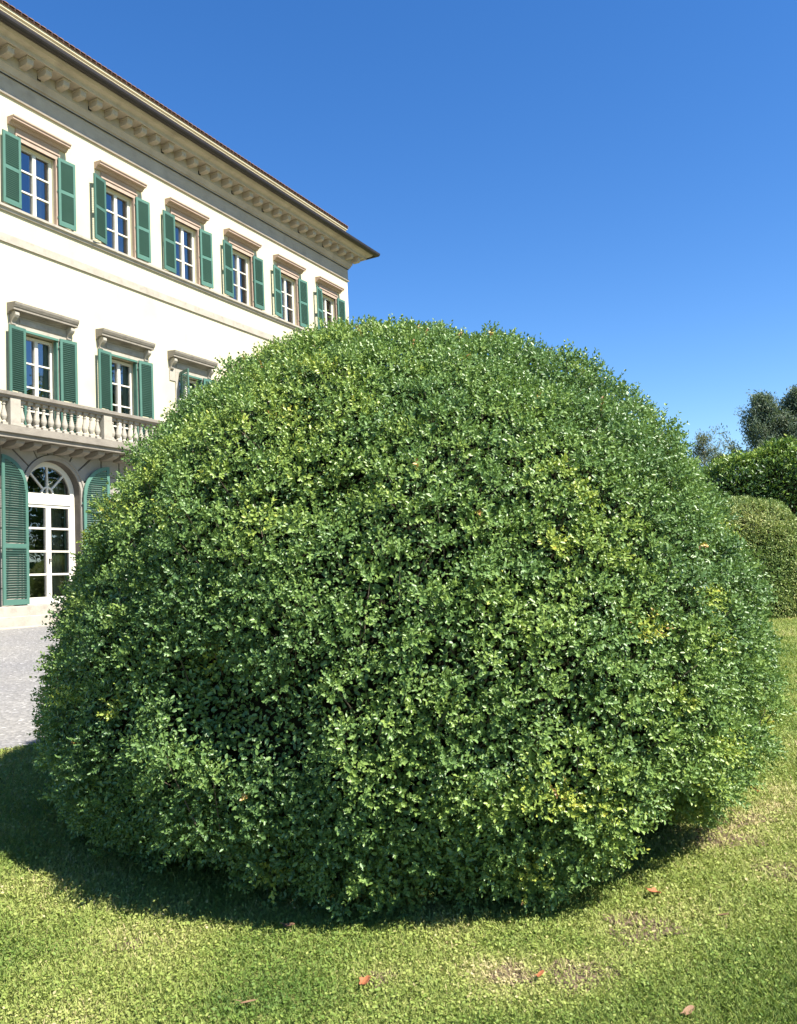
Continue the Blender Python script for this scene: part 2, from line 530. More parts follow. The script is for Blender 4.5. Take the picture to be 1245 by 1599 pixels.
def loft(mb, prof):
    """profile (o,z) carried along the front and round the far corner"""
    n = len(prof); i = len(mb.v)
    for (o, z) in prof: mb.v.append((S0, -o, z))
    for (o, z) in prof: mb.v.append((S1 + o, -o, z))
    for (o, z) in prof: mb.v.append((S1 + o, 12.0, z))
    for j in (0, 1):
        for k in range(n):
            k2 = (k + 1) % n
            mb.f.append([i + j * n + k, i + j * n + k2, i + (j + 1) * n + k2, i + (j + 1) * n + k])
    mb.f.append([i + k for k in range(n)]); mb.f.append([i + 2 * n + k for k in range(n)])


cb = MB()
loft(cb, [(-0.1, 13.0), (0.05, 13.0), (0.06, 13.03), (0.045, 13.075), (0.025, 13.09), (0.025, 13.475), (0.05, 13.48), (0.055, 13.51), (0.095, 13.525), (0.11, 13.57),
          (0.15, 13.64), (0.17, 13.66), (0.17, 13.93), (0.52, 13.93), (0.52, 13.905), (0.56, 13.905), (0.58, 13.99), (0.63, 14.02), (0.70, 14.04), (0.73, 14.07), (0.76, 14.10), (0.76, 14.16), (-0.1, 14.30)])
cornice = cb.build('cornice', M['cornice'], villa)
fz = MB(); fz.box(S0, S1 + 0.05, 0.045, 0.062, 13.455, 13.474); fz.build('fillet', M['gutter'], cornice)
mm_ = MB()
mm_.prism([(0.165, 13.735), (0.40, 13.735), (0.45, 13.76), (0.465, 13.80), (0.465, 13.925), (0.165, 13.925)], 's', -0.088, 0.088)
mm_.box(-0.105, 0.105, 0.168, 0.49, 13.885, 13.928)
mme = mm_.mesh('modillion', M['cornice'], bevel=0.006)
k = 0
for i in range(42):
    s = S0 + 0.25 + 0.505 * i
    if s > S1 + 0.5: break
    o = link_mesh('modillion', mme, None, cornice); o.location = (s, 0, 0)
for i in range(6):                                          # a few round the far corner
    o = link_mesh('modillion', mme, None, cornice); o.location = (S1, 0.3 + 0.5 * i, 0); o.rotation_euler = (0, 0, math.pi / 2)
vm = MB(); vm.box(-0.05, 0.05, 0.12, 0.178, 13.69, 13.80)
vme = vm.mesh('vent', M['gutter'])
for s in (1.06, 2.56, 5.09, 6.6, 8.1, 9.62, 11.64, 13.16):
    o = link_mesh('vent', vme, None, cornice); o.location = (s, 0, 0)

gb = MB()
gp = [(0.805, 14.17)] + [(0.87 + 0.10 * math.cos(a), 14.17 + 0.115 * math.sin(a)) for a in np.linspace(math.pi, 2 * math.pi, 9)] + [(0.97, 14.20), (0.805, 14.21)]
loft(gb, gp[1:])
gb.build('gutter', M['gutter'], villa)

rf = MB()
loft(rf, [(0.79, 14.215), (0.90, 14.225), (-0.02, 14.52), (-0.12, 14.50)])
roof = rf.build('roof', M['tile'], villa)
pb = MB()
pz = 15.12
loft(pb, [(-0.02, 14.31), (-0.02, 14.98), (0.03, 15.00), (0.03, 15.03), (0.07, 15.06), (0.07, 15.12), (-0.35, 15.12), (-0.35, 14.31)])
pb.build('parapet', M['stucco'], roof)
tb_ = MB()
loft(tb_, [(0.10, 15.125), (0.10, 15.165), (-5.5, 17.2), (-5.9, 17.2), (-5.9, 15.125)])
ntile = int((S1 - S0 + 0.1) / 0.17)
for i in range(ntile + 1):                                  # ends of the barrel tiles along the eave
    s = S0 + 0.17 * i
    c = [(s + 0.08 * math.cos(a), 15.165 + 0.022 * math.sin(a)) for a in np.linspace(0, math.pi, 7)]
    j = len(tb_.v)
    for (a, z) in c: tb_.v.append((a, -0.14, z))
    for (a, z) in c: tb_.v.append((a, 1.6, z + 1.74 * 0.364))
    for q in range(6): tb_.f.append([j + q, j + q + 1, j + 7 + q + 1, j + 7 + q])
    tb_.f.append([j + q for q in range(7)])
tb_.build('tiles', M['tile'], roof)


# ---------- shutters
def shutter_mesh(name, wd, z0, z1, mid, sw=0.05, arch=None):
    """leaf hinged at s=0, running to s=wd; o from -0.018 to 0.018"""
    mb = MB(); th = 0.018
    top = (lambda s: z1) if arch is None else (lambda s: arch[0] + math.sqrt(max(0.0, arch[1] ** 2 - (wd - s) ** 2)))
    st = 0.065 if arch is None else 0.075
    ed = [0, wd]
    if arch is None:
        mb.box(0, st, -th, th, z0, z1); mb.box(wd - st, wd, -th, th, z0, z1)
        mb.box(st, wd - st, -th + .001, th - .001, z1 - 0.075, z1)
    else:
        mb.box(0, st, -th, th, z0, arch[0]); mb.box(wd - st, wd, -th, th, z0, arch[0] + arch[1])
        mb.ring(wd, arch[0], arch[1] - 0.085, arch[1], math.pi / 2, math.pi, 14, -th + .001, th - .001)
    mb.box(st, wd - st, -th + .001, th - .001, z0, z0 + 0.12)
    mb.box(st, wd - st, -th + .001, th - .001, mid - 0.045, mid + 0.045)
    z = z0 + 0.12 + 0.02
    zmax = (z1 - 0.075) if arch is None else (arch[0] + arch[1] - 0.09)
    while z < zmax - 0.01:
        if not (mid - 0.055 < z < mid + 0.05):
            a = st
            if arch is not None and z > arch[0] - 0.04:
                dz = z + 0.03 - arch[0]; rr = arch[1] - 0.085
                if dz >= rr - 0.02: break
                a = max(st, wd - math.sqrt(max(0, rr * rr - max(dz, 0) ** 2)))
            if wd - st - a > 0.02:
                mb.prism([(0.015, z + 0.034), (0.015, z + 0.042), (-0.015, z + 0.006), (-0.015, z - 0.002)], 's', a, wd - st)
        z += sw
    # hinges
    for zz in (z0 + 0.2, mid, (z1 if arch is None else arch[0]) - 0.2):
        mb.box(-0.02, 0.05, -th - 0.006, -th + 0.002, zz - 0.02, zz + 0.02)
    return mb.mesh(name, M['green'])


sh_u = shutter_mesh('shutter', 0.48, 10.40, 12.09, 11.26, 0.046)
sh_f = shutter_mesh('shutter', 0.455, 5.10, 7.585, 6.03, 0.048)
sh_d = shutter_mesh('shutter', DW - 0.01, ZT + 0.02, 0, 2.62, 0.052, arch=(ZS, DW - 0.02))


def hang(me, parent, s, o, side, ang):
    """side -1: left leaf folded back to the left, +1: to the right; ang: degrees the leaf stands off the wall"""
    ob = link_mesh('shutter', me, None, parent)
    ob.location = (s, -o, 0)
    if side > 0: ob.rotation_euler = (0, 0, -RAD(ang))
    else: ob.rotation_euler = (0, 0, RAD(ang)); ob.scale = (-1, 1, 1)
    return ob


def casement(half, z0, z1, o0, o1, rows, mull=0.045, frm=0.075, bar=0.018, foot=0.09):
    mb = MB()
    mb.box(-half, -half + frm, o0, o1, z0, z1); mb.box(half - frm, half, o0, o1, z0, z1)
    mb.box(-half + frm, half - frm, o0, o1 - .002, z1 - frm, z1)
    mb.box(-half + frm, half - frm, o0, o1 - .002, z0, z0 + foot)
    mb.box(-mull, mull, o0, o1 + 0.02, z0 + foot, z1 - frm)
    for k in range(1, rows):
        z = z0 + foot + (z1 - frm - z0 - foot) * k / rows
        mb.box(-half + frm, -mull, o0 + .01, o1 - .004, z - bar, z + bar)
        mb.box(mull, half - frm, o0 + .01, o1 - .004, z - bar, z + bar)
    return mb


def curtain_mesh(w0, w1, z0, z1, o, sd=0):
    n = 40; V = []; Fc = []
    g = np.random.default_rng(sd); ph = g.uniform(0, 6, 3)
    for i in range(n + 1):
        s = w0 + (w1 - w0) * i / n
        q = o + 0.03 * math.sin(38 * s + ph[0]) + 0.015 * math.sin(83 * s + ph[1])
        V += [(s, -q, z0), (s, -(o + (q - o) * 0.6), z1)]
    for i in range(n): Fc.append((2 * i, 2 * i + 2, 2 * i + 3, 2 * i + 1))
    me = bpy.data.meshes.new('curtain'); me.from_pydata(V, [], Fc); me.update(); me.materials.append(M['curtain'])
    return me


# upper storey windows
cs_u = casement(UH, 10.37, 12.04, -0.20, -0.13, 3).mesh('window', M['white'])
pu = MB(); pu.face([(-UH + .03, -0.165, 10.42), (UH - .03, -0.165, 10.42), (UH - .03, -0.165, 12.0), (-UH + .03, -0.165, 12.0)]); pu = pu.mesh('pane', M['glass'])
ru = MB()
for (o_, a, z0, z1) in ((-1.1, UH + 0.5, 10.2, 12.3),):
    ru.face([(-a, o_, z0), (a, o_, z0), (a, o_, z1), (-a, o_, z1)])
    ru.face([(-a, o_, z0), (a, o_, z0), (a, -0.31, z0), (-a, -0.31, z0)])
    ru.face([(-a, o_, z1), (a, o_, z1), (a, -0.31, z1), (-a, -0.31, z1)])
    for x in (-a, a): ru.face([(x, o_, z0), (x, -0.31, z0), (x, -0.31, z1), (x, o_, z1)])
ru = ru.mesh('room', M['dark'])
su = MB()                                                    # moulded pink surround and frieze
for sg in (-1, 1):
    a, b_ = sorted((sg * UH, sg * (UH + 0.11)))
    su.box(a, b_, -0.06, 0.03, 10.37, 12.04)
    a, b_ = sorted((sg * (UH + 0.075), sg * (UH + 0.115)))
    su.box(a, b_, -0.02, 0.05, 10.372, 12.15)
su.box(-UH - 0.075, UH + 0.075, -0.06, 0.032, 12.04, 12.15)
su.box(-UH - 0.115, UH + 0.115, -0.02, 0.055, 12.15, 12.19)
su.box(-UH - 0.10, UH + 0.10, -0.02, 0.035, 12.19, 12.33)
su = su.mesh('surround', M['stone_pink'])
hu = MB()
hu.prism([(-0.02, 12.33), (0.07, 12.33), (0.085, 12.36), (0.12, 12.375), (0.12, 12.395), (0.22, 12.40), (0.22, 12.44), (0.245, 12.455), (0.25, 12.485), (0.24, 12.49), (-0.02, 12.51)], 's', -0.80, 0.80)
hu = hu.mesh('hood', M['stone_pink'])
ang_u = {0: (6, 5), 1: (5, 3), 2: (2, 3), 3: (13, 2), 4: (3, 5), 5: (6, 2), 6: (8, 4), 7: (11, 3)}
for k, u in enumerate(US):
    wi = link_mesh('window', cs_u, None, villa); wi.location = (u, 0, 0)
    for nm, me in (('pane', pu), ('room', ru), ('surround', su), ('hood', hu)): link_mesh(nm, me, None, wi)
    al, ar = ang_u[k]
    hang(sh_u, wi, -UH - 0.01, 0.075, -1, al); hang(sh_u, wi, UH + 0.03, 0.075, 1, ar)
    if k >= 1:
        link_mesh('curtain', curtain_mesh(0.02 if k < 5 else -0.45, 0.46, 10.36, 12.05, -0.36, k), None, wi)

# first floor french windows
cs_f = casement(FH, 5.06, 7.52, -0.24, -0.17, 4, foot=0.16).mesh('window', M['white'])
pf = MB(); pf.face([(-FH + .03, -0.205, 5.2), (FH - .03, -0.205, 5.2), (FH - .03, -0.205, 7.5), (-FH + .03, -0.205, 7.5)]); pf = pf.mesh('pane', M['glass'])
rfm = MB()
for (o_, a, z0, z1) in ((-1.1, FH + 0.5, 4.95, 7.75),):
    rfm.face([(-a, o_, z0), (a, o_, z0), (a, o_, z1), (-a, o_, z1)])
    rfm.face([(-a, o_, z0), (a, o_, z0), (a, -0.31, z0), (-a, -0.31, z0)])
    rfm.face([(-a, o_, z1), (a, o_, z1), (a, -0.31, z1), (-a, -0.31, z1)])
    for x in (-a, a): rfm.face([(x, o_, z0), (x, -0.31, z0), (x, -0.31, z1), (x, o_, z1)])
rfm = rfm.mesh('room', M['dark'])
sf = MB()
for sg in (-1, 1):
    a, b_ = sorted((sg * FH, sg * (FH + 0.14)))
    sf.box(a, b_, -0.06, 0.03, 5.08, 7.56)
    a, b_ = sorted((sg * (FH + 0.14), sg * (FH + 0.36)))
    sf.box(a, b_, -0.02, 0.025, 7.30, 7.86)
sf.box(-FH - 0.14, FH + 0.14, -0.06, 0.032, 7.56, 7.66)
sf.box(-FH - 0.14, FH + 0.14, -0.02, 0.024, 7.66, 7.86)
sf.box(-FH - 0.10, FH + 0.10, 0.02, 0.04, 7.69, 7.80)
sf = sf.mesh('surround', M['stone_pale'])
hf = MB()
hf.prism([(-0.02, 7.86), (0.05, 7.86), (0.07, 7.90), (0.11, 7.92), (0.24, 7.925), (0.24, 7.97), (0.26, 7.985), (0.29, 8.04), (0.30, 8.09), (-0.02, 8.12)], 's', -0.88, 0.88)
hf = hf.mesh('hood', M['stone'])
cf = MB()
cf.prism([(0.02, 7.60), (0.06, 7.60), (0.085, 7.63), (0.08, 7.68), (0.12, 7.73), (0.18, 7.77), (0.215, 7.82), (0.21, 7.88), (0.17, 7.92), (0.02, 7.92)], 's', -0.055, 0.055)
cfm = cf.mesh('console', M['stone_pale'], bevel=0.008)
bf = MB(); bf.box(-FH, FH, 0.0, 0.05, 7.53, 7.58); bf.box(FH - 0.035, FH, -0.1, 0.02, 5.08, 7.53)
bfm = bf.mesh('shutter_frame', M['green'])
ang_f = {0: (5, 5), 1: (6, 5), 2: (5, 6), 3: (6, 5), 4: (70, 6), 5: (5, 5), 6: (6, 6), 7: (5, 5)}
for k, u in enumerate(FS):
    wi = link_mesh('window', cs_f, None, villa); wi.location = (u, 0, 0)
    for nm, me in (('pane', pf), ('room', rfm), ('surround', sf), ('hood', hf), ('shutter_frame', bfm)): link_mesh(nm, me, None, wi)
    for x in (-FH - 0.29, FH + 0.29):
        c_ = link_mesh('console', cfm, None, wi); c_.location = (x, 0, 0)
    al, ar = ang_f[k]
    hang(sh_f, wi, -FH - 0.0, 0.085, -1, al); hang(sh_f, wi, FH + 0.0, 0.085, 1, ar)
    if k >= 2: link_mesh('curtain', curtain_mesh(0.05, 0.46, 5.06, 7.56, -0.40, 20 + k), None, wi)

# arched doors
db = MB()
o0, o1 = G - 0.27, G - 0.19
FW = 0.115
for sg in (-1, 1):
    a, b_ = sorted((sg * DW, sg * (DW - FW)))
    db.box(a, b_, o0, o1, ZT, ZS)
db.ring(0, ZS, DW - FW, DW, 0, math.pi, 24, o0, o1)
db.box(-DW + FW, DW - FW, o0, o1 + 0.01, 3.60, ZS)
db.box(-DW + FW, DW - FW, o0 + .002, o1 - 0.012, 3.53, 3.60)
db.box(-0.065, 0.065, o0, o1 + 0.006, ZT, 3.53)
for sg in (-1, 1):
    a, b_ = sorted((sg * (DW - FW), sg * (DW - FW - 0.045)))
    db.box(a, b_, o0 + .004, o1 - 0.014, ZT, 3.53)
    a, b_ = sorted((sg * 0.065, sg * (DW - FW - 0.045)))
    db.box(a, b_, o0 + .004, o1 - 0.016, ZT, 1.49)
    for z in (2.0, 2.525, 3.05): db.box(a, b_, o0 + .01, o1 - 0.02, z - 0.022, z + 0.022)
db.ring(0, ZS, 0.13, 0.17, 0, math.pi, 12, o0 + .01, o1 - 0.01)
db.box(-0.02, 0.02, o0 + .012, o1 - 0.012, ZS, ZS + DW - FW)
for a in (math.pi / 4, 3 * math.pi / 4):
    c, s_ = math.cos(a), math.sin(a); hw = 0.02
    p = lambda r, q: (r * c - q * s_, ZS + r * s_ + q * c)
    db.prism([p(0.16, -hw), p(DW - FW + 0.01, -hw), p(DW - FW + 0.01, hw), p(0.16, hw)], 'o', o0 + .014, o1 - 0.014)
dme = db.mesh('door', M['white'])
hd = MB(); hd.box(-0.012, 0.012, o1, o1 + 0.03, 2.24, 2.36); hd.box(-0.01, 0.07, o1 + 0.03, o1 + 0.045, 2.33, 2.35)
hdm = hd.mesh('handle', M['iron'])
pd = MB(); n = 20
pd.face([(-DW + 0.03, G - 0.23, ZT + .05), (DW - 0.03, G - 0.23, ZT + .05), (DW - 0.03, G - 0.23, ZS)] + [((DW - 0.03) * math.cos(math.pi * j / n), G - 0.23, ZS + (DW - 0.03) * math.sin(math.pi * j / n)) for j in range(1, n)] + [(-DW + 0.03, G - 0.23, ZS)])
pdm = pd.mesh('pane', M['glass'])
rd = MB()
for (o_, a, z0, z1) in ((-1.6, DW + 0.5, ZT - .02, 4.75),):
    rd.face([(-a, o_, z0), (a, o_, z0), (a, o_, z1), (-a, o_, z1)])
    rd.face([(-a, o_, z0), (a, o_, z0), (a, -0.08, z0), (-a, -0.08, z0)])
    rd.face([(-a, o_, z1), (a, o_, z1), (a, -0.08, z1), (-a, -0.08, z1)])
    for x in (-a, a): rd.face([(x, o_, z0), (x, -0.08, z0), (x, -0.08, z1), (x, o_, z1)])
rdm = rd.mesh('room', M['dark'])
ab = MB()
ab.ring(0, ZS, DW + 0.01, RA - 0.03, 0, math.pi, 28, G - 0.02, G + 0.035)
ab.ring(0, ZS, RA - 0.06, RA - 0.015, 0, math.pi, 28, G + 0.03, G + 0.06)
for sg in (-1, 1):
    a, b_ = sorted((sg * (DW + 0.01), sg * (RA - 0.03))); ab.box(a, b_, G - 0.02, G + 0.035, ZT, ZS)
abm = ab.mesh('archivolt', M['stone_rust'])
for k, u in enumerate(DS):
    do = link_mesh('door', dme, None, villa); do.location = (u, 0, 0)
    for nm, me in (('pane', pdm), ('room', rdm), ('archivolt', abm), ('handle', hdm)): link_mesh(nm, me, None, do)
    hang(sh_d, do, -DW - 0.02, G + 0.10, -1, 9); hang(sh_d, do, DW + 0.02, G + 0.10, 1, 6)
    link_mesh('curtain', curtain_mesh(0.22, 0.72, ZT, ZS + 0.3, -0.25, 40 + k), None, do)

# steps up to the doors
st = MB()
st.box(S0, 8.0, G - 0.1, 0.62, 0.3, ZT - 0.004)
st.box(S0, 8.0, 0.62, 0.95, 0.3, 1.115)
st.box(S0, 8.0, 0.95, 1.52, 0.3, 0.918)
st.build('steps', M['stone_pale'], villa, bevel=0.012)

# balcony
BO, B0, B1 = 0.92, -2.85, 5.05
bb = MB()
bb.box(B0, B1, 0.0, BO + 0.02, 4.965, 5.03)
bb.box(B0, B1, 0.0, BO - 0.04, 4.87, 4.965)
bb.box(B0, B1, BO - 0.27, BO - 0.02, 5.03, 5.13)
bal = bb.build('balcony', M['stone'], villa)
hb = MB()
hb.prism([(BO - 0.27, 5.71), (BO - 0.03, 5.71), (BO - 0.02, 5.745), (BO + 0.02, 5.765), (BO + 0.025, 5.83), (BO - 0.02, 5.85), (BO - 0.27, 5.85), (BO - 0.30, 5.83), (BO - 0.30, 5.76)], 's', B0 - 0.02, B1 + 0.02)
hb.build('handrail', M['stone'], bal)
pm = MB(); pm.box(-0.125, 0.125, BO - 0.265, BO - 0.025, 5.131, 5.709); pm = pm.mesh('pedestal', M['stone_pale'], bevel=0.006)
bm_ = MB()
co_ = BO - 0.145
bm_.box(-0.062, 0.062, co_ - 0.062, co_ + 0.062, 5.131, 5.185)
bm_.lathe(0, co_, [(0.055, 5.186), (0.058, 5.2), (0.042, 5.22), (0.036, 5.235), (0.05, 5.265), (0.066, 5.31), (0.068, 5.34), (0.058, 5.40), (0.040, 5.47), (0.031, 5.53), (0.030, 5.56), (0.044, 5.575), (0.044, 5.59), (0.031, 5.60), (0.034, 5.625), (0.05, 5.645)], 14)
bm_.box(-0.062, 0.062, co_ - 0.062, co_ + 0.062, 5.646, 5.709)
bme = bm_.mesh('baluster', M['stone_pale'])
for p in (-2.70, -0.22, 2.28, 4.80):
    o = link_mesh('pedestal', pm, None, bal); o.location = (p, 0, 0)
for p in (-2.70, -0.22, 2.28):
    for j in range(12):
        o = link_mesh('baluster', bme, None, bal); o.location = (p + 0.225 + j * (2.5 - 0.45) / 11, 0, 0)
kb = MB(); kb.prism([(G - 0.02, 4.725), (G + 0.30, 4.73), (G + 0.42, 4.75), (BO - 0.16, 4.79), (BO - 0.15, 4.868), (G - 0.02, 4.868)], 's', -0.10, 0.10)
kme = kb.mesh('bracket', M['stone'], bevel=0.01)
for j in range(18):
    o = link_mesh('bracket', kme, None, bal); o.location = (B0 + 0.2 + 0.44 * j, 0, 0)

# ------------------------------------------------------------------ the big clipped box bush
BC = np.array([0.03, 5.60]); BR, BZM, BH, BRB = 2.215, 1.03, 3.18, 1.69
QA, QB, QC = 1.74, 2.2, 3.0


def profile(n, R=BR, zm=BZM, H=BH, Rb=BRB, zb=0.06, QA=QA, QB=QB):
    t = np.linspace(0, 1, n)
    zu = zm + (H - zm) * np.sin(t * np.pi / 2)
    ru_ = R * np.clip(1 - np.sin(t * np.pi / 2) ** QA, 0, 1) ** (1 / QB)
    zl = zm - (zm - zb) * t
    rl = R - (R - Rb) * t ** QC
    return np.r_[rl[::-1][:-1], ru_], np.r_[zl[::-1][:-1], zu]


def sample_dome(g, n, center, prof, skew=(0, 0)):
    r, z = prof
    ds = np.hypot(np.diff(r), np.diff(z)); rm = (r[1:] + r[:-1]) / 2
    cum = np.r_[0, np.cumsum(ds * rm)]
    tt = g.uniform(0, cum[-1], n)
    j = np.clip(np.searchsorted(cum, tt) - 1, 0, len(ds) - 1)
    f = ((tt - cum[j]) / np.maximum(cum[j + 1] - cum[j], 1e-9))
    rr = r[j] + f * (r[j + 1] - r[j]); zz = z[j] + f * (z[j + 1] - z[j])
    nr = (z[j + 1] - z[j]) / ds[j]; nz = -(r[j + 1] - r[j]) / ds[j]
    ph = g.uniform(0, 2 * np.pi, n)
    P = np.c_[center[0] + rr * np.cos(ph), center[1] + rr * np.sin(ph), zz]
    P[:, :2] += np.outer(np.clip(1 - zz / BZM, 0, 1) ** 1.5, skew)
    Nn = np.c_[nr * np.cos(ph), nr * np.sin(ph), nz]
    area = cum[-1] * 2 * np.pi
    return P, unit(Nn), area


def sprigs(g, base, axis, length, pairs, L, tint, jit=0.02):
    """rows of opposite leaves along short shoots -> leaf arrays"""
    n = len(base)
    ref = g.normal(size=(n, 3))
    a = unit(np.cross(axis, ref)); b = np.cross(axis, a)
    Ps, Ds, Ns, Ls, Ts = [], [], [], [], []
    for k in range(pairs):
        f = (k + 0.6) / pairs
        pos = base + axis * (length * f)[:, None]
        sd = a if k % 2 == 0 else b
        open_ = 1.0 - 0.55 * f
        for sg in (-1, 1):
            d = unit(axis * 0.75 + sd * sg * open_ + g.normal(size=(n, 3)) * 0.22)
            nn = axis - d * np.sum(axis * d, 1, keepdims=True)
            nn = unit(nn * 0.9 + np.array([0, 0, 0.22]) + axis * 0.35 + g.normal(size=(n, 3)) * 0.15)
            nn = unit(nn - d * np.sum(nn * d, 1, keepdims=True))
            ll = L * (1.0 - 0.35 * abs(f - 0.5) * 1.2) * g.uniform(0.75, 1.2, n)
            Ps.append(pos); Ds.append(d); Ns.append(nn); Ls.append(ll)
            Ts.append(tint + g.normal(size=n) * 0.06 + 0.10 * (f - 0.5))
    return [np.concatenate(q) for q in (Ps, Ds, Ns, Ls, Ts)]


g = np.random.default_rng(11)
prof = profile(160)
lump1, lump2, lump3, lump4 = Noise(1.6, 1), Noise(5.5, 2), Noise(13.0, 3), Noise(36.0, 8, 40)
hole = Noise(6.5, 4); tone = Noise(2.2, 5); tone2 = Noise(9, 6)
SKEW = (-0.12, -0.11)                                       # the foot of the bush leans out on the left
_, _, area = sample_dome(g, 10, BC, prof)
nc = int(area * 420)
P, Nn, _ = sample_dome(g, nc, BC, prof, SKEW)
hl = hole(P); l2 = lump2(P)
cell = {}; sel = []
for i, p in enumerate(P):                                  # tufts keep their distance from one another
    rr = 0.100 + 0.02 * (l2[i] > 0.6)
    kx = tuple((p // 0.125).astype(int))
    bad = False
    for dx in (-1, 0, 1):
        for dy in (-1, 0, 1):
            for dz in (-1, 0, 1):
                for q in cell.get((kx[0] + dx, kx[1] + dy, kx[2] + dz), ()):
                    if (q[0] - p[0]) ** 2 + (q[1] - p[1]) ** 2 + (q[2] - p[2]) ** 2 < rr * rr: bad = True; break
                if bad: break
            if bad: break
        if bad: break
    if not bad:
        cell.setdefault(kx, []).append(p); sel.append(i)
P, Nn = P[sel], Nn[sel]
facing = np.sum(unit(np.array([0, 0, EYE]) - P) * Nn, 1)
keep = (facing > -0.36) | (g.random(len(P)) < 0.55)
hl = hole(P)
keep &= ~((hl > 1.5) & (g.random(len(P)) < 0.35))
P, Nn, hl = P[keep], Nn[keep], hl[keep]
n1 = len(P)
dep = np.clip((hl - 1.05) * 0.24, 0, 0.20)                   # hollows where older growth has thinned out
disp = 0.020 * lump1(P) + 0.030 * lump2(P) + 0.022 * lump3(P) + 0.014 * g.normal(size=n1) - dep - 0.04
top = P + Nn * disp[:, None]
upv = np.array([0, 0, 1.0])
ctone = 0.36 + 0.075 * tone(P) + 0.06 * tone2(P) + 0.05 * np.clip((P[:, 2] - 1.9) / 1.4, 0, 1) + g.normal(size=n1) * 0.08
cl = g.random(n1)
ctone = np.where(cl > 0.975, 0.68 + g.normal(size=n1) * 0.06, ctone)
upm = np.clip(0.82 - 0.45 * Nn[:, 2], 0.1, 1.0)
cax = unit(Nn * 0.9 + upv * upm[:, None] + g.normal(size=(n1, 3)) * 0.28)      # lean of each tuft
size = g.uniform(0.75, 1.3, n1)
M_SP = 22
idx = np.repeat(np.arange(n1), M_SP)
ns = len(idx)
# shoots of a tuft fan out like a rosette
ax0 = unit(np.cross(cax, np.array([0.3, 0.5, 0.8]))); ay0 = np.cross(cax, ax0)
kk = np.tile(np.arange(M_SP), n1)
th_ = np.radians(66) * np.sqrt((kk + 0.3) / M_SP) + g.normal(size=ns) * 0.10
ps_ = kk * 2.39996 + np.repeat(g.uniform(0, 6.28, n1), M_SP) + g.normal(size=ns) * 0.25
axis = unit(cax[idx] * np.cos(th_)[:, None] + ax0[idx] * (np.sin(th_) * np.cos(ps_))[:, None] + ay0[idx] * (np.sin(th_) * np.sin(ps_))[:, None])
length = g.uniform(0.055, 0.095, ns) * size[idx]
tall = g.random(ns) < 0.015
length[tall] *= 1.7
root = top[idx] - cax[idx] * 0.085
base = root + axis * (0.030 + 0.020 * g.random(ns))[:, None]
tint = np.clip(ctone[idx] + g.normal(size=ns) * 0.04, 0, 1)
dead = g.random(ns) < 0.0014 + 0.008 * np.clip((base[:, 2] - 2.2) / 0.8, 0, 1)
tint[dead] = 0.955
Lf = 0.0235 * g.uniform(0.85, 1.15, ns)
A = sprigs(g, base, axis, length, 5, Lf, tint)
phb = np.arctan2(A[0][:, 1] - BC[1], A[0][:, 0] - BC[0])


def hem(p_):
    """height of the ragged lower edge round the bush, with a lifted stretch on the right of the front"""
    gz = ground_z(dist_out(BC[0] + 2.0 * np.cos(p_), BC[1] + 2.0 * np.sin(p_)))
    return gz + 0.02 + 0.025 * np.sin(5 * p_ + 1) + 0.025 * np.sin(11 * p_) + 0.32 * np.exp(-((p_ + 0.86) / 0.26) ** 2)


okz = A[0][:, 2] > np.maximum(0.02, hem(phb))
A = [q[okz] for q in A]
# larger, darker filler leaves deeper inside the shell
nf = 230000
Pf, Nf, _ = sample_dome(g, nf, BC, prof, SKEW)
kf = (np.sum(unit(np.array([0, 0, EYE]) - Pf) * Nf, 1) > -0.3) | (g.random(nf) < 0.5)
Pf, Nf = Pf[kf], Nf[kf]; nf = len(Pf)
dpt = 0.08 + 0.19 * g.random(nf) + np.clip((hole(Pf) - 1.2) * 0.08, 0, 0.06)
Pf = Pf + Nf * (0.03 * lump1(Pf) - dpt)[:, None]
Df = unit(Nf * 0.4 + g.normal(size=(nf, 3)))
Ff = unit(Nf + upv * 0.6 + g.normal(size=(nf, 3)) * 0.6); Ff = unit(Ff - Df * np.sum(Ff * Df, 1, keepdims=True))
Af = [Pf, Df, Ff, 0.027 * g.uniform(0.8, 1.2, nf), np.clip(0.22 + g.normal(size=nf) * 0.1, 0, 0.7)]
okf = Pf[:, 2] > np.maximum(0.05, hem(np.arctan2(Pf[:, 1] - BC[1], Pf[:, 0] - BC[0])) + 0.03)
A = [np.concatenate([p_, q_[okf]]) for p_, q_ in zip(A, Af)]
V, lo, sz = leaves(A[0], A[1], A[2], A[3], A[3] * g.uniform(0.50, 0.64, len(A[3])))
bush = empty('box_bush', (BC[0], BC[1], 0))
tag(bush, 'huge clipped dome of glossy green box filling the middle of the lawn', 'bush')
off3 = np.array([BC[0], BC[1], 0])
me = np_mesh('foliage', V - off3, lo, sz, np.repeat(np.clip(A[4], 0, 1), 2), M['box_leaf'])
link_mesh('foliage', me, None, bush)
print('box leaves', len(A[0]), 'area', area)

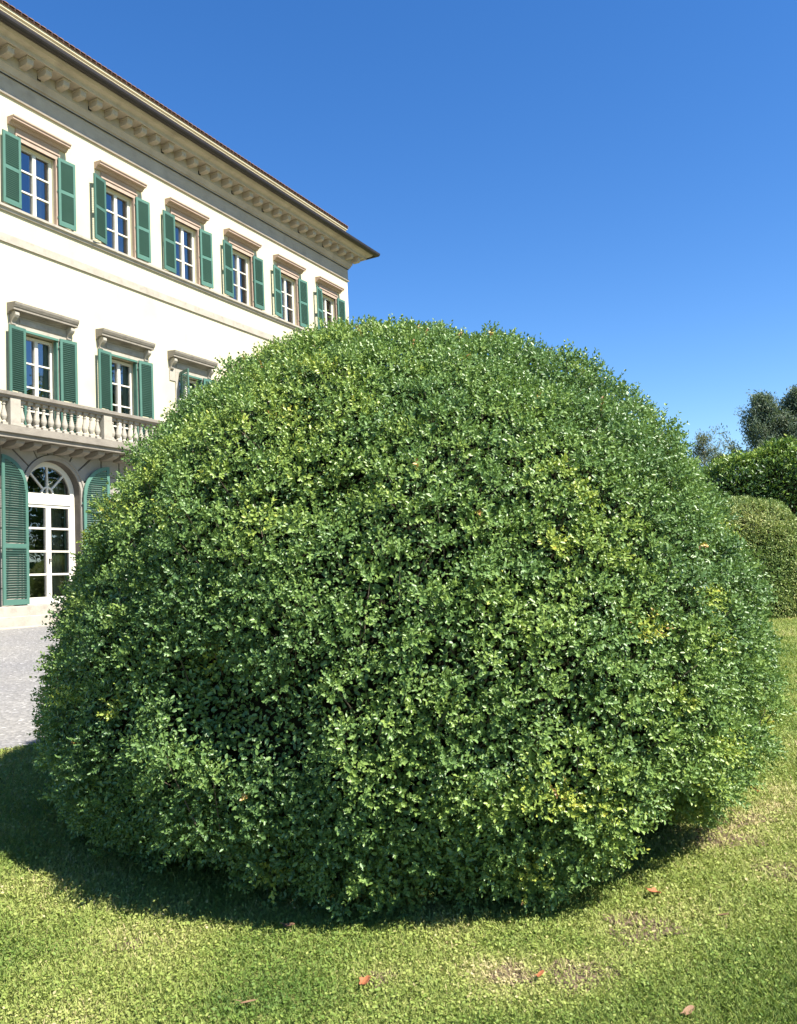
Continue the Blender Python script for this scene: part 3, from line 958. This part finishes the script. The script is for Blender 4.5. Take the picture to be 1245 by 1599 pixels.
# woody shoots that show between the leaves
tw = MB()
gsel = g.choice(n1, min(n1, 1800), replace=False)
for i in gsel:
    q = top[i] - off3; c_ = cax[i]
    if q[2] < 0.7: continue
    p_ = q - c_ * g.uniform(0.22, 0.4) + g.normal(size=3) * 0.03
    tw.tube(p_, q - c_ * 0.05, 0.0036, 0.0018, 4)
tw.build('twigs', M['bark'], bush)
br = MB()
for i in range(46):
    a = g.uniform(0, 2 * np.pi); rr = g.uniform(0.1, 0.5)
    p_ = np.array([rr * math.cos(a), rr * math.sin(a), -0.02])
    zz = g.uniform(0.5, 2.4); R_ = np.interp(zz, prof[1], prof[0]) * 0.84
    q = np.array([R_ * math.cos(a), R_ * math.sin(a), zz])
    m_ = p_ * 0.45 + q * 0.55 + g.normal(size=3) * 0.1; m_[2] -= 0.15 * zz * 0.5
    br.tube(p_, m_, 0.035, 0.022, 6); br.tube(m_, q, 0.022, 0.007, 6)
br.build('branches', M['bark'], bush)
# dark closed core added to stop light leaking through, in place of dense twigs
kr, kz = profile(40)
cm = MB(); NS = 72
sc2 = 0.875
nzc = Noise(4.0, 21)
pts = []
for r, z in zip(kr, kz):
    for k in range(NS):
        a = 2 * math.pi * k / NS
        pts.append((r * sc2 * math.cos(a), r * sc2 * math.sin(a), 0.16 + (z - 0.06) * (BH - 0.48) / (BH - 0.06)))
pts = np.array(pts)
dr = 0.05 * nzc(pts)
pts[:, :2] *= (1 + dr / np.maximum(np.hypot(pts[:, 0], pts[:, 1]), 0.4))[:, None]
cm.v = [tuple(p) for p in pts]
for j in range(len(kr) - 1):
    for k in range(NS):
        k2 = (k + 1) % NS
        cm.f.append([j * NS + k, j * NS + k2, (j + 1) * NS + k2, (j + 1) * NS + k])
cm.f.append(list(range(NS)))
cm.build('inner_core', M['core'], bush, smooth=True)


# ------------------------------------------------------------------ background greenery
def clumpy_leaves(g, P, Nn, per, spread, L, tone_, upb=0.3):
    idx = np.repeat(np.arange(len(P)), per); n = len(idx)
    Q = P[idx] + g.normal(size=(n, 3)) * spread
    D = unit(Nn[idx] * 0.6 + np.array([0, 0, upb]) + g.normal(size=(n, 3)) * 0.7)
    N2 = unit(Nn[idx] * 0.8 + np.array([0, 0, 0.5]) + g.normal(size=(n, 3)) * 0.6)
    N2 = unit(N2 - D * np.sum(N2 * D, 1, keepdims=True))
    ll = L * g.uniform(0.6, 1.3, n)
    tt = np.clip(tone_[idx] + g.normal(size=n) * 0.12, 0, 1)
    return Q, D, N2, ll, tt


# second clipped dome
dome = empty('dome_topiary', (9.35, 23.3, 0))
tag(dome, 'olive brown clipped dome bush farther off on the right of the lawn', 'bush')
g = np.random.default_rng(31)
dprof = profile(80, 2.3, 1.1, 3.30, 2.1, 0.03, 1.8, 2.0)
P, Nn, ar = sample_dome(g, 14000, (0, 0), dprof)
nA, nB = Noise(1.5, 41), Noise(5, 42)
P = P + Nn * (0.05 * nA(P) + 0.05 * nB(P) - 0.03)[:, None]
tn = 0.5 + 0.14 * nA(P * 1.4) + g.normal(size=len(P)) * 0.14
Q, D, N2, ll, tt = clumpy_leaves(g, P, Nn, 9, 0.035, 0.065, tn)
okz = Q[:, 2] > 0.02
V, lo, sz = leaves(Q[okz], D[okz], N2[okz], ll[okz], ll[okz] * 0.5)
link_mesh('foliage', np_mesh('foliage', V, lo, sz, np.repeat(tt[okz], 2), M['dome_leaf']), None, dome)
km = MB(); km.lathe(0, 0, [(r * 0.93, 0.02 + z * 0.95) for r, z in zip(*profile(20, 2.3, 1.1, 3.30, 2.1, 0.03, 1.8, 2.0))], 40)
km.build('inner_core', M['core'], dome, smooth=True)  # closed dark core inside the leaves


def box_lumps(g, n, sx, sy, h, nzr, amp):
    """points on the front, top and ends of a lumpy hedge"""
    A_ = np.array([sx * h, sx * sy, sy * h, sy * h, sx * h]); A_ = A_ / A_.sum()
    which = g.choice(5, n, p=A_); u = g.random(n); v = g.random(n)
    P = np.zeros((n, 3)); Nn = np.zeros((n, 3))
    for w_, (fx, nn) in enumerate([(lambda u, v: (u * sx, 0 * u, v * h), (0, -1, 0)), (lambda u, v: (u * sx, v * sy, 0 * u + h), (0, 0, 1)), (lambda u, v: (0 * u, u * sy, v * h), (-1, 0, 0)), (lambda u, v: (0 * u + sx, u * sy, v * h), (1, 0, 0)), (lambda u, v: (u * sx, 0 * u + sy, v * h), (0, 1, 0))]):
        k = which == w_
        P[k] = np.stack(fx(u[k], v[k]), 1); Nn[k] = nn
    # round the shoulders
    c = np.array([sx / 2, sy / 2, h * 0.45])
    rad = unit((P - c) / np.array([sx / 2, sy / 2, h * 0.55]))
    Nn = unit(Nn + 0.7 * rad)
    k = np.clip((P[:, 2] / h - 0.72) / 0.28, 0, 1)
    P[:, 1] += k ** 2 * 0.5 * np.where(P[:, 1] < sy / 2, 1, -1)
    e = np.minimum(P[:, 0], sx - P[:, 0]); P[:, 2] -= np.clip(1.0 - e, 0, 1) ** 2 * 0.8 * (P[:, 2] / h)
    return P + Nn * (amp * nzr(P))[:, None], Nn


# tall laurel hedge behind the dome
HX, HY, HSX, HSY, HH = 12.45, 32.0, 12.0, 3.2, 5.65
hedge = empty('laurel_hedge', (HX, HY, 0), RAD(-4))
tag(hedge, 'dark laurel hedge with sunlit yellow green tips behind the olive dome', 'hedge')
g = np.random.default_rng(51)
nH = Noise(1.9, 52)
P, Nn = box_lumps(g, 9000, HSX, HSY, HH, nH, 0.20)
tn = 0.36 + 0.12 * nH(P * 1.7) + 0.36 * np.clip((P[:, 2] - HH + 0.8) / 0.8, 0, 1) + g.normal(size=len(P)) * 0.12  # sunlit top and shaded front put into the leaf tone by height
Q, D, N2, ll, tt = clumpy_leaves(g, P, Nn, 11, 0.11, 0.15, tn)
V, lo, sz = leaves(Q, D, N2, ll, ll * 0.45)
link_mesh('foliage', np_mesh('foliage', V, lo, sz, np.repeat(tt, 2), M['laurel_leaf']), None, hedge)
hm = MB(); hm.prism([(0.45, 0), (HSX - 0.45, 0), (HSX - 0.6, HH - 0.9), (HSX - 1.4, HH - 0.6), (1.4, HH - 0.6), (0.6, HH - 0.9)], 'o', -0.5, -HSY + 0.5)
hm.build('inner_core', M['core'], hedge)  # solid dark core behind the hedge leaves


def tree(name, loc, height, spread, mat, n_br, per, L, label, seed, base=0.12, up=0.55, power=0.8, trunk_r=0.22, dens=1.0, sprd=0.10, jit=0.05):
    g = np.random.default_rng(seed)
    root_ = empty(name, loc)
    tag(root_, label, 'tree')
    t_ = MB()
    p = np.array([0, 0, -0.05]); segs = 7
    path = [p]
    for i in range(segs):
        p = p + np.array([g.normal() * 0.03 * height / segs * 3, g.normal() * 0.03 * height / segs * 3, height * 0.97 / segs]); path.append(p)
    path = np.array(path)
    for i in range(segs):
        t_.tube(path[i], path[i + 1], trunk_r * (1 - i / segs) + 0.015, trunk_r * (1 - (i + 1) / segs) + 0.015, 8)
    QP = []; QN = []
    for i in range(n_br):
        f = base + (1 - base) * (i + g.random()) / n_br
        s = path[:, 2].searchsorted(f * height * 0.97); s = min(max(s, 1), segs)
        k = (f * height * 0.97 - path[s - 1, 2]) / (path[s, 2] - path[s - 1, 2] + 1e-6)
        o = path[s - 1] + (path[s] - path[s - 1]) * np.clip(k, 0, 1)
        a = g.uniform(0, 2 * np.pi)
        rel = (f - base) / (1 - base)
        ln = spread * (0.25 + math.sin(math.pi * min(1, rel * 0.78 + 0.22)) ** power) * g.uniform(0.6, 1.15) * (0.35 + 0.65 * (1 - rel) ** 0.5 if rel > 0.5 else 1)
        d = unit(np.array([math.cos(a), math.sin(a), up * g.uniform(0.5, 1.5)]))
        e = o + d * ln
        t_.tube(o, e, 0.035 + 0.02 * (1 - rel), 0.008, 5)
        m = max(4, int(9 * dens)); sp_ = sprd
        for j in range(m):
            q = o + d * ln * (0.3 + 0.75 * (j + g.random()) / m) + g.normal(size=3) * jit * spread
            QP.append(q); QN.append(unit(d + g.normal(size=3) * 0.5))
    t_.build('trunk', M['bark'], root_)
    QP = np.array(QP); QN = np.array(QN)
    tn = 0.5 + g.normal(size=len(QP)) * 0.2
    Q, D, N2, ll, tt = clumpy_leaves(g, QP, QN, per, sprd * spread, L, tn)
    V, lo, sz = leaves(Q, D, N2, ll, ll * 0.34)
    link_mesh('crown', np_mesh('crown', V, lo, sz, np.repeat(tt, 2), mat), None, root_)
    return root_


tree('conifer_tree', (21.3, 47.0, 0), 10.9, 3.2, M['cedar_leaf'], 84, 44, 0.15, 'tall grey green conifer rising behind the laurel hedge, its feathery top clear of the edge', 61, base=0.10, up=1.6, dens=1.3, sprd=0.05, jit=0.03)
tree('conifer_tree', (23.4, 47.6, 0), 11.0, 3.3, M['cedar_leaf'], 84, 44, 0.15, 'grey green conifer behind the laurel hedge, cut off by the right edge of the view', 62, base=0.10, up=1.6, dens=1.3, sprd=0.05, jit=0.03)
tree('pale_tree', (22.2, 60.0, 0), 11.0, 2.9, M['pale_leaf'], 48, 22, 0.15, 'small pale thin crowned tree showing between the big bush and the laurel hedge', 63, base=0.25, up=1.0, trunk_r=0.15, dens=1.0, sprd=0.06, jit=0.04)
tree('evergreen_tree', (16.6, 42.0, 0), 7.0, 1.6, M['cedar_leaf'], 50, 40, 0.13, 'low dark evergreen in the gap left of the laurel hedge below the pale tree', 64, base=0.05, up=0.8, trunk_r=0.14, sprd=0.08, jit=0.04)
# unseen park trees, added so the villa's lower windows mirror dark crowns, not sky
for i, (tx, ty, th) in enumerate([(38, 14, 22), (42, 22, 23), (41, 31, 22), (45, 38, 23), (44, 47, 22)]):
    tree('park_tree', (tx, ty, 0), th, 5.8, M['laurel_leaf'], 60, 44, 0.6, 'unseen park tree added beyond the right edge of the view for dark window reflections', 90 + i, base=0.08, up=0.35, trunk_r=0.35, dens=0.8)['group'] = 'unseen park trees across the lawn'

for i, (tx, ty, th) in enumerate([(1, 78, 11), (7, 84, 12), (13, 80, 11), (19, 86, 12), (-6, 88, 12)]):
    tree('park_tree', (tx, ty, 0), th, 4.6, M['laurel_leaf'], 40, 24, 0.55, 'distant park tree far behind the big bush', 100 + i, base=0.05, up=0.4, trunk_r=0.3, dens=0.8)['group'] = 'distant park trees'

# ------------------------------------------------------------------ grass, clover and fallen leaves
g = np.random.default_rng(71)
PATCH = [(0.92, 3.60, 0.20, 1.0), (0.58, 3.22, 0.17, 1.0), (0.34, 3.24, 0.13, 0.9), (-0.16, 3.24, 0.10, 0.8), (1.68, 4.68, 0.30, 0.8), (1.92, 5.02, 0.30, 0.7), (1.77, 4.17, 0.25, 0.6), (-1.2, 3.55, 0.2, 0.4)]


def bare(x, y):
    out = np.zeros(len(x))
    for (cx, cy, r, a) in PATCH:
        out = np.maximum(out, a * np.exp(-((x - cx) ** 2 + (y - cy) ** 2) / (r * r)))
    return out


def lawn_points(g, n0, r0_, r1_, ang):
    """denser near the path where the photographer stands"""
    lo_, hi_ = math.log(r0_), math.log(r1_)
    r = np.exp(g.uniform(lo_, hi_, n0)); a = g.uniform(-ang, ang, n0)
    return r * np.sin(a), r * np.cos(a), r


pn1, pn2, pn3 = Noise(1.5, 81), Noise(5, 82), Noise(16, 83)
x, y, r = lawn_points(g, 1100000, 1.9, 30.0, RAD(42))
d = dist_out(x, y)
inb = np.hypot(x - BC[0], y - BC[1])
edge = EDGE + 0.03 + 0.05 * np.sin(1.7 * ((x - P0[0]) * E_[0] + (y - P0[1]) * E_[1]))
P3 = np.c_[x, y, 0 * x]
bz = bare(x, y)
ok = (d > edge) & (inb > 1.25) & (g.random(len(x)) > bz * 0.60) & ~((r > 8.8) & (inb < 6) & (np.abs(x) < 2.0))
x, y, r, d, P3, bz = x[ok], y[ok], r[ok], d[ok], P3[ok], bz[ok]
n = len(x)
z = ground_z(d)
lod = np.clip(r / 3.4, 0.8, 4.5)
lush = np.clip((x - 0.55) * 0.9 + (3.25 - y) * 1.6, 0, 1)          # the greener corner near the path
tn = 0.55 + 0.07 * pn1(P3) + 0.09 * pn2(P3) + 0.05 * pn3(P3) + g.normal(size=n) * 0.085 + 0.28 * bz - 0.12 * lush
dry = g.random(n) < 0.07
tn[dry] += 0.25
clov = (g.random(n) < 0.30) & (r < 11)
# blades
kb_ = ~clov
P_ = np.c_[x, y, z][kb_]
nb = len(P_)
a = g.uniform(0, 2 * np.pi, nb)
lean = g.uniform(0.35, 1.35, nb)
D = unit(np.c_[np.cos(a) * lean, np.sin(a) * lean, np.ones(nb)])
N2 = np.c_[-D[:, 2] * np.cos(a), -D[:, 2] * np.sin(a), np.hypot(D[:, 0], D[:, 1])]
N2 = unit(N2 - D * np.sum(N2 * D, 1, keepdims=True))
ln = g.uniform(0.016, 0.042, nb) * lod[kb_] ** 0.55 * (1 + 0.5 * lush[kb_])
V1, l1, s1 = leaves(P_, D, N2, ln, 0.0029 * lod[kb_] ** 0.9 * g.uniform(0.7, 1.4, nb), fold=0.2)
t1 = tn[kb_]
# clover and daisy leaves: small, broad, nearly flat
P_ = np.c_[x, y, z][clov]; nb = len(P_)
P_[:, 2] += g.uniform(0.004, 0.026, nb)
a = g.uniform(0, 2 * np.pi, nb)
D = unit(np.c_[np.cos(a), np.sin(a), g.normal(size=nb) * 0.35 + 0.25])
N2 = unit(np.c_[g.normal(size=nb) * 0.35, g.normal(size=nb) * 0.35, np.ones(nb)])
N2 = unit(N2 - D * np.sum(N2 * D, 1, keepdims=True))
ln = g.uniform(0.008, 0.0165, nb) * lod[clov] ** 0.7
V2, l2, s2 = leaves(P_, D, N2, ln, ln * g.uniform(0.55, 0.85, nb), fold=0.1)
t2 = tn[clov] - 0.02
me = np_mesh('grass', np.concatenate([V1, V2]), np.concatenate([l1, l2 + len(V1)]), np.concatenate([s1, s2]),
             np.repeat(np.clip(np.r_[t1, t2], 0, 1), 2), M['grass'])
tag(link_mesh('grass', me), 'short mown grass and clover of the lawn', 'grass', kind='stuff')
print('grass', n)

# bare earth showing through the turf
M['soil'] = noisy('dry brown soil', [(0.3, (0.11, 0.075, 0.05)), (0.7, (0.20, 0.145, 0.095))], 25.0, 0.95, 0.8, 90)
sbm = bmesh.new()
for (cx, cy, rr, a) in PATCH:
    ph = random.uniform(0, 6)
    vs = []
    for k in range(28):
        t = 2 * math.pi * k / 28
        q = rr * 0.75 * a * (1 + 0.22 * math.sin(3 * t + ph) + 0.15 * math.sin(7 * t + 2 * ph))
        vs.append(sbm.verts.new((cx + q * math.cos(t), cy + q * math.sin(t), float(ground_z(dist_out(cx, cy))) + 0.005)))
    sbm.faces.new(vs)
me = bpy.data.meshes.new('soil'); sbm.to_mesh(me); sbm.free()
tag(link_mesh('soil', me, M['soil']), kind='structure')


def fallen(name, xy, size, rz, col, label, lobes=0, curl=0.25):
    m_ = bpy.data.materials.get(col[0]) or noisy(col[0], [(0.3, col[1]), (0.7, col[2])], 40.0, 0.7, 0.2, 200, spec=0.3)
    V = []; Fc = []
    n = 18
    rows_ = [0.0, 0.5, 1.0]
    for j, q in enumerate(rows_):
        for k in range(n):
            t = 2 * math.pi * k / n
            rr = size * (0.5 + (0.28 * abs(math.cos(lobes * t / 2)) - 0.1 if lobes else 0.06 * math.cos(2 * t)))
            px, py = q * rr * math.cos(t), q * rr * (0.62 if not lobes else 0.95) * math.sin(t)
            pz = curl * size * ((py / size) ** 2 * 3 + 0.5 * (px / size) ** 2) + 0.012
            V.append((px, py, pz))
    for j in range(2):
        for k in range(n):
            k2 = (k + 1) % n
            Fc.append((j * n + k, j * n + k2, (j + 1) * n + k2, (j + 1) * n + k))
    V.append((-size * 0.95, 0.0, 0.03)); V.append((-size * 0.4, 0.004, 0.02)); V.append((-size * 0.4, -0.004, 0.02))
    Fc.append((3 * n, 3 * n + 1, 3 * n + 2))
    me = bpy.data.meshes.new(name); me.from_pydata(V, [], Fc); me.update()
    o = link_mesh(name, me, m_)
    md = o.modifiers.new('thickness', 'SOLIDIFY'); md.thickness = 0.0012
    o.location = (xy[0], xy[1], float(ground_z(dist_out(*xy))) + 0.018)
    o.rotation_euler = (random.uniform(-0.3, 0.3), random.uniform(-0.3, 0.3), rz)
    tag(o, label, 'leaf', 'fallen leaves on the lawn')
    return o


ORANGE = ('orange dead leaf', (0.30, 0.095, 0.04), (0.38, 0.15, 0.065))
TAN = ('tan dead leaf', (0.20, 0.115, 0.06), (0.28, 0.175, 0.10))
BROWN = ('brown dead leaf', (0.15, 0.08, 0.045), (0.24, 0.14, 0.08))
fallen('fallen_leaf', (-0.61, 3.04), 0.052, 0.3, TAN, 'curled tan dead leaf lying on the lawn at the bottom edge left of centre')
fallen('fallen_leaf', (-0.20, 3.17), 0.042, 1.2, ORANGE, 'lobed orange leaf on grass by a bare patch below the middle of the bush', lobes=5)
fallen('fallen_leaf', (1.07, 3.90), 0.050, 0.1, ORANGE, 'bright orange leaf on the sunlit lawn just below the shadow right of the bush', lobes=5)
fallen('fallen_leaf', (0.44, 3.18), 0.040, 0.9, ORANGE, 'little orange leaf standing between two bare brown patches near the bottom edge')
fallen('fallen_leaf', (1.28, 3.62), 0.045, 2.5, BROWN, 'brown dead leaf on the lawn right of the largest bare patch')
fallen('fallen_leaf', (-0.55, 3.66), 0.045, 0.1, BROWN, 'brown dead leaf at the rim of the shadow in front of the bush')
fallen('fallen_leaf', (0.88, 2.89), 0.045, 0.5, TAN, 'tan leaf on the lawn near the bottom edge right of centre')
